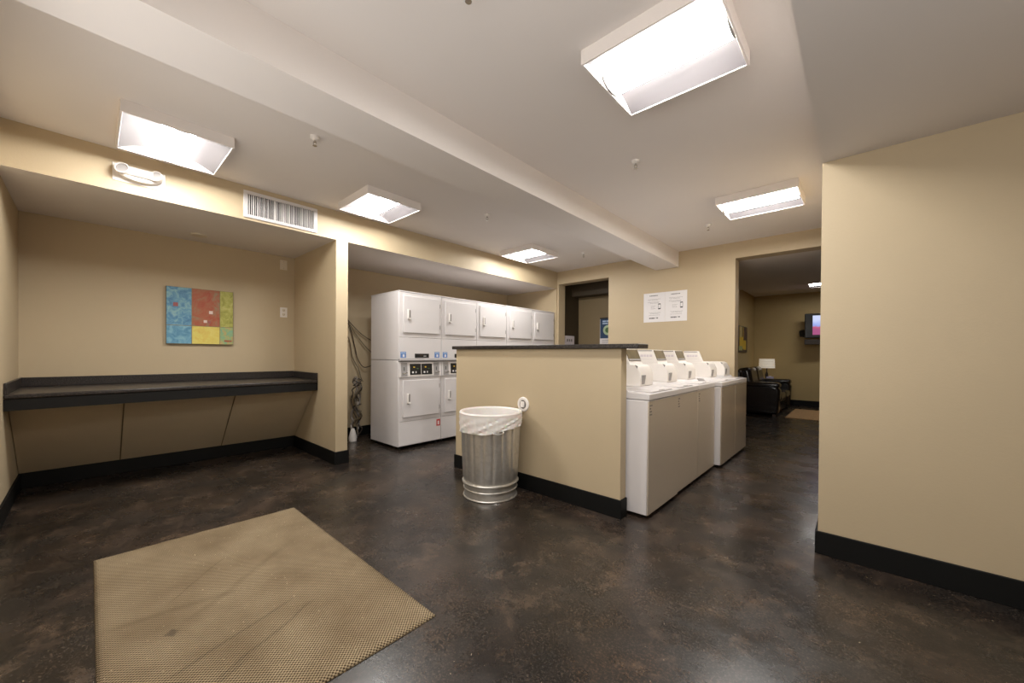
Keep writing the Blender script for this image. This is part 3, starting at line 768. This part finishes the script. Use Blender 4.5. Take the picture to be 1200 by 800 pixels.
# ------------------------------------------------------------------ bin and liner
bx, by, rb, rt_, H = -2.350, 2.325, 0.222, 0.262, 0.70
can = thing('trash_can', (bx, by, 0), 'round ribbed galvanised steel bin in front of the half wall', 'trash can')
bm = bmesh.new(); S = 144; rings = []
prof = [(0.0, 0), (0.012, 0.003), (0.03, 0), (0.055, -0.006), (0.08, 0), (0.11, 0), (0.125, 0.0), (0.15, 0), (0.17, 1), (0.30, 1), (0.45, 1), (0.60, 1), (0.66, 1), (0.675, 0), (0.70, 0)]
for z, kind in prof:
    ring = []
    base_r = rb + (rt_ - 0.01 - rb)*z/H
    for k in range(S):
        a = 2*PI*k/S
        r = base_r
        if kind == 1:
            ph = (a/(2*PI)*18) % 1.0
            r += 0.007*min(1, max(0, 1.6*math.sin(PI*ph)))
        else: r += kind
        ring.append(bm.verts.new((r*math.cos(a), r*math.sin(a), z)))
    rings.append(ring)
for i in range(len(rings)-1):
    for k in range(S): bm.faces.new((rings[i][k], rings[i][(k+1) % S], rings[i+1][(k+1) % S], rings[i+1][k]))
bm.faces.new(rings[0][::-1])
obj('ribbed_body', bm, M['galv'], can, smooth=True)
for z, rr, th in ((0.006, rb+0.004, 0.007), (0.128, rb+0.012, 0.009), (0.075, rb+0.006, 0.005), (0.70, rt_-0.008, 0.007)):
    bm = bmesh.new(); pts = [(rr*math.cos(2*PI*k/64), rr*math.sin(2*PI*k/64), z) for k in range(65)]; tube(bm, pts, th, 8, cap=False)
    obj('rolled_band', bm, M['galv'], can, smooth=True)
ha = math.atan2(-by, -bx) + 0.22
bm = bmesh.new(); 
def rp(a, r, z): return (r*math.cos(a), r*math.sin(a), z)
tube(bm, smooth_path([rp(ha-0.16, 0.262, 0.585), rp(ha-0.15, 0.275, 0.568), rp(ha, 0.282, 0.562), rp(ha+0.15, 0.275, 0.568), rp(ha+0.16, 0.262, 0.585)], 5), 0.005, 8)
obj('side_handle', bm, M['galv'], can, smooth=True)
# liner folded over the rim
bm = bmesh.new(); S = 160; rings = []
toward = math.atan2(-by, -bx)
for j in range(22):
    ring = []
    for k in range(S):
        a = 2*PI*k/S
        fold = 0.5*math.sin(13*a+0.8) + 0.35*math.sin(29*a+2.1) + 0.3*math.sin(47*a)
        drop = 0.118 + 0.036*math.cos(a - toward + 1.0) + 0.006*math.sin(5*a)
        if j < 9:      # inside, from deep to the rim
            u = j/8; r = rt_-0.022 - (1-u)*0.03 + fold*0.006*(1-u); z = 0.705 - (1-u)*0.34
        elif j < 13:   # over the rim
            u = (j-9)/3; an = PI*(1-u); r = rt_-0.006+0.014*math.cos(an); z = 0.706+0.011*math.sin(an)
        else:          # outside drape
            u = (j-13)/8; r = rt_+0.007 + 0.001*math.sin(u*PI) + fold*0.003*min(1, u*2) - 0.006*u + 0.0032*math.sin(16*u+9*a)*min(1,3*u) + 0.002*math.sin(27*u-17*a)*min(1,3*u); z = 0.703 - drop*u
        ring.append(bm.verts.new((r*math.cos(a), r*math.sin(a), z)))
    rings.append(ring)
for i in range(len(rings)-1):
    for k in range(S): bm.faces.new((rings[i][k], rings[i][(k+1) % S], rings[i+1][(k+1) % S], rings[i+1][k]))
lin = obj('bin_liner', bm, M['bag'], smooth=True, loc=(bx, by, 0)); tag(lin, 'thin white plastic liner folded over the rim of the steel bin', 'bin liner')

# round plate on the half wall
rp_ = thing('round_wall_plate', (-2.228, HY, 0.752), 'round pale wall plate with a knob on the half wall above the bin', 'wall plate')
rp_.rotation_euler = (0, 0, 0)
bm = bmesh.new(); lathe(bm, [(0, 0), (0.066, 0), (0.066, -0.006), (0.058, -0.012), (0.04, -0.012), (0.038, -0.004), (0, -0.004)], 36, axis='y'); obj('plate_ring', bm, M['white2'], rp_, smooth=True)
bm = bmesh.new(); lathe(bm, [(0, -0.0042), (0.0375, -0.0042), (0.0375, -0.006), (0, -0.006)], 32, axis='y'); obj('recess', bm, M['seam'], rp_)
bm = bmesh.new(); prism(bm, [(-0.018, -0.026), (0.018, -0.026), (0.022, 0), (0.018, 0.026), (-0.018, 0.026), (-0.022, 0)], 'y', -0.022, -0.006); obj('knob', bm, M['white2'], rp_, bevel=0.004)

# ------------------------------------------------------------------ notices on the back wall
def notice(x0, x1, label, title):
    root = thing('wall_notice', ((x0+x1)/2, YB, 1.93), label, 'notice', 'paper notices on the back wall')
    w = (x1-x0)/2
    pbox('sheet', (-w+0.001, -0.003, -0.223), (w-0.001, 0, 0.223), M['paper'], root)
    bm = bmesh.new()
    def bar(x, z, l, h): box(bm, (x, -0.0036, z), (x+l, -0.003, z+h))
    def words(x, z, l, h, seed):
        r = random.Random(seed); p = x
        while p < x + l:
            ww = r.uniform(0.008, 0.024); bar(p, z, min(ww, x+l-p), h); p += ww + 0.005
    words(-0.07, 0.175, 0.13, 0.011, title)
    obj('heading', bm, M['darkink'], root)
    bm = bmesh.new()
    for k, (x, z, l) in enumerate(((-0.10, 0.125, 0.20), (-0.09, 0.11, 0.15), (-0.10, 0.08, 0.18), (-0.06, 0.065, 0.13), (-0.05, 0.02, 0.07), (-0.05, 0.0, 0.06), (-0.05, -0.02, 0.07), (-0.08, -0.08, 0.18), (-0.06, -0.095, 0.15), (-0.08, -0.12, 0.17))): words(x, z, l, 0.004, title*7+k)
    obj('small_print', bm, M['ink'], root)
    bm = bmesh.new(); box(bm, (0.062, -0.0036, 0.042), (0.100, -0.003, 0.056)); box(bm, (0.062, -0.0036, -0.030), (0.100, -0.003, -0.014))
    box(bm, (0.062, -0.0036, -0.014), (0.066, -0.003, 0.042)); box(bm, (0.096, -0.0036, -0.014), (0.100, -0.003, 0.042)); obj('phone_picture', bm, M['darkink'], root)
    bm = bmesh.new(); words(-0.075, -0.172, 0.085, 0.018, title+31); words(0.03, -0.170, 0.03, 0.016, title+5); obj('footer_print', bm, M['darkink'], root)
    return root
notice(-2.511, -2.181, 'left one of the two white paper notices on the back wall', 3)
notice(-2.181, -1.862, 'right one of the two white paper notices, nearer the lounge opening', 8)

# ------------------------------------------------------------------ floor mat
bm = bmesh.new(); nx, ny = 90, 54; x0, x1, y0, y1 = -3.235, -1.425, 0.016, 1.066; g = []
for i in range(nx+1):
    row = []
    for j in range(ny+1):
        u, v = i/nx, j/ny
        x = x0+(x1-x0)*u; y = y0+(y1-y0)*v
        x += 0.0015*math.sin(9*v+1) * (1 if i in (0, nx) else 0)
        # long soft buckles along the mat
        z = 0.010 + 0.005*math.exp(-((v - 0.55 - 0.30*(u-0.3) )/0.045)**2)*math.exp(-((u-0.3)/0.4)**2) + 0.003*math.exp(-((v-0.30-0.45*u)/0.03)**2)
        if i in (0, nx) or j in (0, ny): z = 0.003
        row.append(bm.verts.new((x, y, z)))
    g.append(row)
for i in range(nx):
    for j in range(ny): bm.faces.new((g[i][j], g[i+1][j], g[i+1][j+1], g[i][j+1]))
o = obj('door_mat', bm, M['mat'], smooth=True); s_ = o.modifiers.new('solid', 'SOLIDIFY'); s_.thickness = 0.0028; s_.offset = -1
tag(o, 'large tan woven mat lying on the dark floor in front of the counter', 'mat')

# ------------------------------------------------------------------ hallway poster and small box
po = thing('hallway_poster', (-3.49, 6.62, 1.55), 'blue poster with a pale ring emblem on the hallway wall', 'poster')
pbox('sheet', (-0.225, -0.006, -0.36), (0.225, 0, 0.36), M['paper'], po)
pbox('blue_field', (-0.218, -0.008, -0.035), (0.218, -0.006, 0.335), M['navy'], po)
pbox('top_bar', (-0.225, -0.009, 0.335), (0.225, -0.006, 0.36), M['black'], po)
bm = bmesh.new()
for k, (a, b_) in enumerate(((-0.17, -0.10), (-0.09, -0.03), (-0.02, 0.05), (0.06, 0.15))): box(bm, (a, -0.0088, 0.275), (b_, -0.008, 0.305))
for k, (a, b_) in enumerate(((-0.17, -0.06), (-0.05, 0.03), (0.04, 0.13))): box(bm, (a, -0.0088, 0.235), (b_, -0.008, 0.26))
obj('heading', bm, M['paleblue'], po)
bm = bmesh.new(); lathe(bm, [(0.055, -0.0085), (0.095, -0.0085), (0.095, -0.0095), (0.055, -0.0095), (0.055, -0.0085)], 32, (-0.06, 0, 0.12), 'y'); obj('ring_emblem', bm, M['green'], po)
bm = bmesh.new(); lathe(bm, [(0, -0.0085), (0.05, -0.0085), (0.05, -0.0092), (0, -0.0092)], 28, (-0.06, 0, 0.12), 'y'); obj('emblem_centre', bm, M['dgreen'], po)
bm = bmesh.new()
for k in range(7): box(bm, (-0.18, -0.0066, -0.08-0.035*k), (0.12-0.03*(k % 3), -0.006, -0.072-0.035*k))
obj('small_print', bm, M['ink'], po)
db = thing('wall_dispenser', (-4.2, 6.235, 1.30), 'pale box on the dark side wall of the hallway, just above the half wall', 'dispenser')
pbox('case', (0, -0.16, -0.30), (0.05, 0.16, 0.262), M['palepink'], db, bevel=0.006)
bm = bmesh.new()
for k in range(3): box(bm, (0.05, -0.10+0.07*k, 0.15), (0.052, -0.06+0.07*k, 0.20))
obj('case_buttons', bm, M['seam'], db)
pbox('case_panel', (0.05, -0.12, -0.2), (0.052, 0.12, 0.08), M['white2'], db)

# ------------------------------------------------------------------ lounge
sf = thing('leather_sofa', (-1.58, 10.0, 0), 'black leather loveseat along the lounge wall', 'sofa')
def rbox(name, a, b, m, parent, bev=0.05, rot=None, seg=4):
    bm = bmesh.new(); c = [(a[i]+b[i])/2 for i in range(3)]
    box(bm, [a[i]-c[i] for i in range(3)], [b[i]-c[i] for i in range(3)])
    o = obj(name, bm, m, parent, bevel=bev, seg=seg); o.location = c
    if rot: o.rotation_euler = rot
    return o
rbox('base', (-0.38, -0.86, 0.05), (0.36, 0.86, 0.28), M['leather'], sf, 0.03)
for s in (-1, 1):
    bm = bmesh.new()
    y0, y1 = (s*0.92, s*0.68)
    prof = [(-0.42, 0.04), (0.40, 0.04), (0.42, 0.30), (0.43, 0.52), (0.38, 0.60), (0.28, 0.625), (0.0, 0.615), (-0.30, 0.62), (-0.42, 0.60)]
    prism(bm, prof, 'y', min(y0, y1), max(y0, y1)); obj('armrest', bm, M['leather'], sf, bevel=0.05, seg=4)
    rbox('arm_pillow', (-0.25, min(s*0.93, s*0.66), 0.56), (0.42, max(s*0.93, s*0.66), 0.67), M['leather'], sf, 0.045)
for k in range(2):
    ya = -0.68 + 0.68*k
    rbox('seat_cushion', (-0.22, ya+0.004, 0.27), (0.42, ya+0.676, 0.46), M['leather'], sf, 0.06)
    rbox('back_cushion', (-0.34, ya+0.004, 0.40), (-0.08, ya+0.676, 0.95), M['leather'], sf, 0.08, (0, R(-10), 0))
rbox('backrest', (-0.43, -0.88, 0.05), (-0.24, 0.88, 0.90), M['leather'], sf, 0.06)
for x in (-0.36, 0.33):
    for y in (-0.85, 0.85):
        pbox('foot', (x-0.03, y-0.03, 0), (x+0.03, y+0.03, 0.055), M['wood'], sf)
et = thing('end_table', (-1.70, 11.18, 0), 'dark end table in the lounge corner beyond the loveseat', 'table')
pbox('table_top', (-0.26, -0.22, 0.55), (0.26, 0.22, 0.58), M['wood'], et, 0.005)
for x in (-0.23, 0.23):
    for y in (-0.19, 0.19): pbox('leg', (x-0.02, y-0.02, 0), (x+0.02, y+0.02, 0.55), M['wood'], et)
lm = thing('table_lamp', (-1.69, 11.18, 0.58), 'table lamp with a white pleated drum shade behind the loveseat', 'lamp')
bm = bmesh.new(); lathe(bm, [(0, 0), (0.07, 0), (0.07, 0.015), (0.02, 0.03), (0.03, 0.10), (0.035, 0.16), (0.012, 0.24), (0.012, 0.34), (0, 0.34)], 24); obj('lamp_base', bm, M['brown_end'], lm, smooth=True)
bm = bmesh.new(); pr_ = []
for k in range(13):
    z = 0.325 + 0.225*k/12; pr_.append((0.168 + (0.006 if k % 3 == 0 else -0.002) - 0.01*k/12, z))
lathe(bm, pr_, 40); bm.faces.ensure_lookup_table()
for f in [f for f in bm.faces if len(f.verts) > 6]: bm.faces.remove(f)
o = obj('lamp_shade', bm, M['shade'], lm, smooth=True)
tb = thing('tissue_box', (-1.60, 11.03, 0.58), 'small pale box standing on the end table under the lamp', 'box')
pbox('carton', (-0.07, -0.055, 0), (0.07, 0.055, 0.12), M['tank'], tb, 0.004)
bm = bmesh.new(); lathe(bm, [(0.012, 0.10), (0.03, 0.125), (0.018, 0.14), (0, 0.135)], 10); obj('tissue', bm, M['paper'], tb, smooth=True)
# television on its bracket
tv = thing('television', (-0.46, 11.22, 1.62), 'wall-mounted flat television half hidden behind the right wall', 'television')
tv.rotation_euler = (0, 0, R(6))
pbox('tv_casing', (-0.50, -0.05, 0.0), (0.50, 0.05, 0.56), M['black'], tv, 0.012)
def m_screen():
    m = bpy.data.materials.new('lit_tv_picture'); m.use_nodes = True; nt = m.node_tree; N = nt.nodes; L = nt.links; b = N['Principled BSDF']
    tc = N.new('ShaderNodeTexCoord'); sp_ = N.new('ShaderNodeSeparateXYZ'); L.new(tc.outputs['Generated'], sp_.inputs[0])
    nz = N.new('ShaderNodeTexNoise'); nz.inputs['Scale'].default_value = 5; L.new(tc.outputs['Generated'], nz.inputs['Vector'])
    ad = N.new('ShaderNodeMath'); ad.operation = 'MULTIPLY_ADD'; ad.inputs[1].default_value = 0.25; L.new(nz.outputs['Fac'], ad.inputs[0]); L.new(sp_.outputs[2], ad.inputs[2])
    r = N.new('ShaderNodeValToRGB'); L.new(ad.outputs[0], r.inputs['Fac'])
    e = r.color_ramp.elements; e[0].position = 0.4; e[0].color = srgb(170, 80, 130); e[1].position = 0.62; e[1].color = srgb(150, 170, 240)
    k = e.new(0.52); k.color = srgb(200, 90, 120); k = e.new(0.9); k.color = srgb(210, 220, 255)
    b.inputs['Base Color'].default_value = (0.02, 0.02, 0.02, 1); L.new(r.outputs['Color'], b.inputs['Emission Color']); b.inputs['Emission Strength'].default_value = 0.8
    return m
pbox('screen', (-0.355, -0.053, 0.07), (0.46, -0.0495, 0.51), m_screen(), tv)
bk = pbox('wall_bracket', (-0.14, 0.05, 0.15), (0.14, 0.20, 0.35), M['black'], tv, 0.004)
pbox('cable_box_shelf', (-0.50, -0.04, -0.15), (0.40, 0.06, -0.03), M['brown_end'], tv, 0.005)
sw = thing('wall_speaker', (-1.0, YF-0.002, 1.72), 'small dark speaker bracket on the lounge wall left of the television', 'speaker')
rbox('speaker_body', (-0.07, -0.16, -0.05), (0.04, -0.05, 0.10), M['black'], sw, 0.015, (R(20), 0, R(-20)))
pbox('mount_arm', (-0.015, -0.08, -0.07), (0.015, 0, -0.03), M['black'], sw)
# lounge painting
lp = thing('lounge_painting', (XLL, 10.02, 1.58), 'dark-edged painting with a yellow centre on the lounge side wall', 'painting')
pbox('frame', (0.001, -0.56, -0.30), (0.03, 0.56, 0.30), M['black'], lp, 0.004)
bm = bmesh.new()
LP = [m_paint('canvas_plum', srgb(58, 44, 50), srgb(86, 66, 60), srgb(120, 90, 60), 6), m_paint('canvas_gold', srgb(196, 150, 30), srgb(222, 186, 50), srgb(200, 180, 90), 5), m_paint('canvas_cream', srgb(176, 160, 110), srgb(200, 184, 130), srgb(150, 130, 84), 5), m_paint('canvas_sage', srgb(120, 150, 120), srgb(170, 180, 120), srgb(210, 180, 60), 6)]
def cell(y0, y1, z0, z1, mi, d=0.0315):
    q = [bm.verts.new(p) for p in ((d, y0, z0), (d, y1, z0), (d, y1, z1), (d, y0, z1))]; bm.faces.new(q).material_index = mi
cell(-0.54, 0.54, -0.28, 0.28, 0); cell(-0.25, 0.15, -0.22, 0.28, 1, 0.032); cell(-0.22, -0.02, 0.04, 0.28, 2, 0.0325); cell(0.0, 0.10, 0.05, 0.28, 0, 0.0326); cell(0.15, 0.42, -0.24, -0.02, 1, 0.032); cell(-0.30, 0.05, -0.26, -0.16, 3, 0.033)
obj('painted_face', bm, LP, lp)
bm = bmesh.new(); box(bm, (-1.07, 9.12, 0), (0.9, 10.72, 0.012)); tag(obj('area_rug', bm, M['rug'], bevel=0.004), 'plain tan rug on the lounge floor in front of the loveseat', 'rug')

# ------------------------------------------------------------------ lamps
def area(name, loc, sx, sy, power, colr=(1.0, 0.93, 0.84), rot=(0, 0, 0)):
    d = bpy.data.lights.new(name, 'AREA'); d.shape = 'RECTANGLE'; d.size = sx; d.size_y = sy; d.energy = power; d.color = colr
    o = bpy.data.objects.new(name, d); col.objects.link(o); o.location = loc; o.rotation_euler = rot; return o
w = bpy.data.worlds.new('world'); sc.world = w; w.use_nodes = True
w.node_tree.nodes['Background'].inputs['Color'].default_value = (0.9, 0.85, 0.8, 1); w.node_tree.nodes['Background'].inputs['Strength'].default_value = 0.0
# added upward area lamps, unseen, that brighten the ceiling
for nm, x, y, sx, sy, p in (('added_ceiling_fill', -2.9, 0.25, 0.7, 0.7, 2.2), ('added_ceiling_fill', -0.95, 0.9, 0.9, 0.9, 1.6), ('added_ceiling_fill', 0.9, 0.9, 1.6, 1.6, 2.2), ('added_ceiling_fill', -2.2, 4.2, 2.0, 1.6, 3)):
    area(nm, (x, y, 1.55), sx, sy, p, (0.92, 0.95, 1), (R(180), 0, 0))
# added unseen fill by the wall behind the camera, brightening camera-facing sides
area('added_front_fill', (-0.9, Y0+0.04, 1.75), 3.2, 0.9, 31, (1, 0.99, 0.97), (R(84), 0, 0))
area('added_front_fill', (1.6, Y0+0.04, 1.6), 1.6, 0.9, 7, (1, 0.99, 0.97), (R(88), 0, 0))

# ------------------------------------------------------------------ camera
cam = bpy.data.cameras.new('camera'); co = bpy.data.objects.new('camera', cam); col.objects.link(co)
cam.sensor_fit = 'HORIZONTAL'; cam.sensor_width = 36.0; cam.lens = 36.0*449.5079/1200; cam.shift_y = 17.8363/1200; cam.clip_start = 0.02
yaw, pitch, roll = R(42.2037), R(-0.3744), R(0.3918)
fw = Vector((-math.sin(yaw)*math.cos(pitch), math.cos(yaw)*math.cos(pitch), math.sin(pitch)))
rt = Vector((math.cos(yaw), math.sin(yaw), 0)); up = rt.cross(fw)
r2 = rt*math.cos(roll) + up*math.sin(roll); u2 = -rt*math.sin(roll) + up*math.cos(roll)
m3 = Matrix((r2, u2, -fw)).transposed()
co.matrix_world = Matrix.Translation((0, 0, 1.2)) @ m3.to_4x4()
sc.camera = co
sc.view_settings.view_transform = 'Standard'
sc.view_settings.look = 'None'
sc.view_settings.exposure = 0.22
sc.view_settings.gamma = 1.0
sc.cycles.use_denoising = True
sc.cycles.max_bounces = 12; sc.cycles.diffuse_bounces = 8
sc.cycles.sample_clamp_indirect = 6
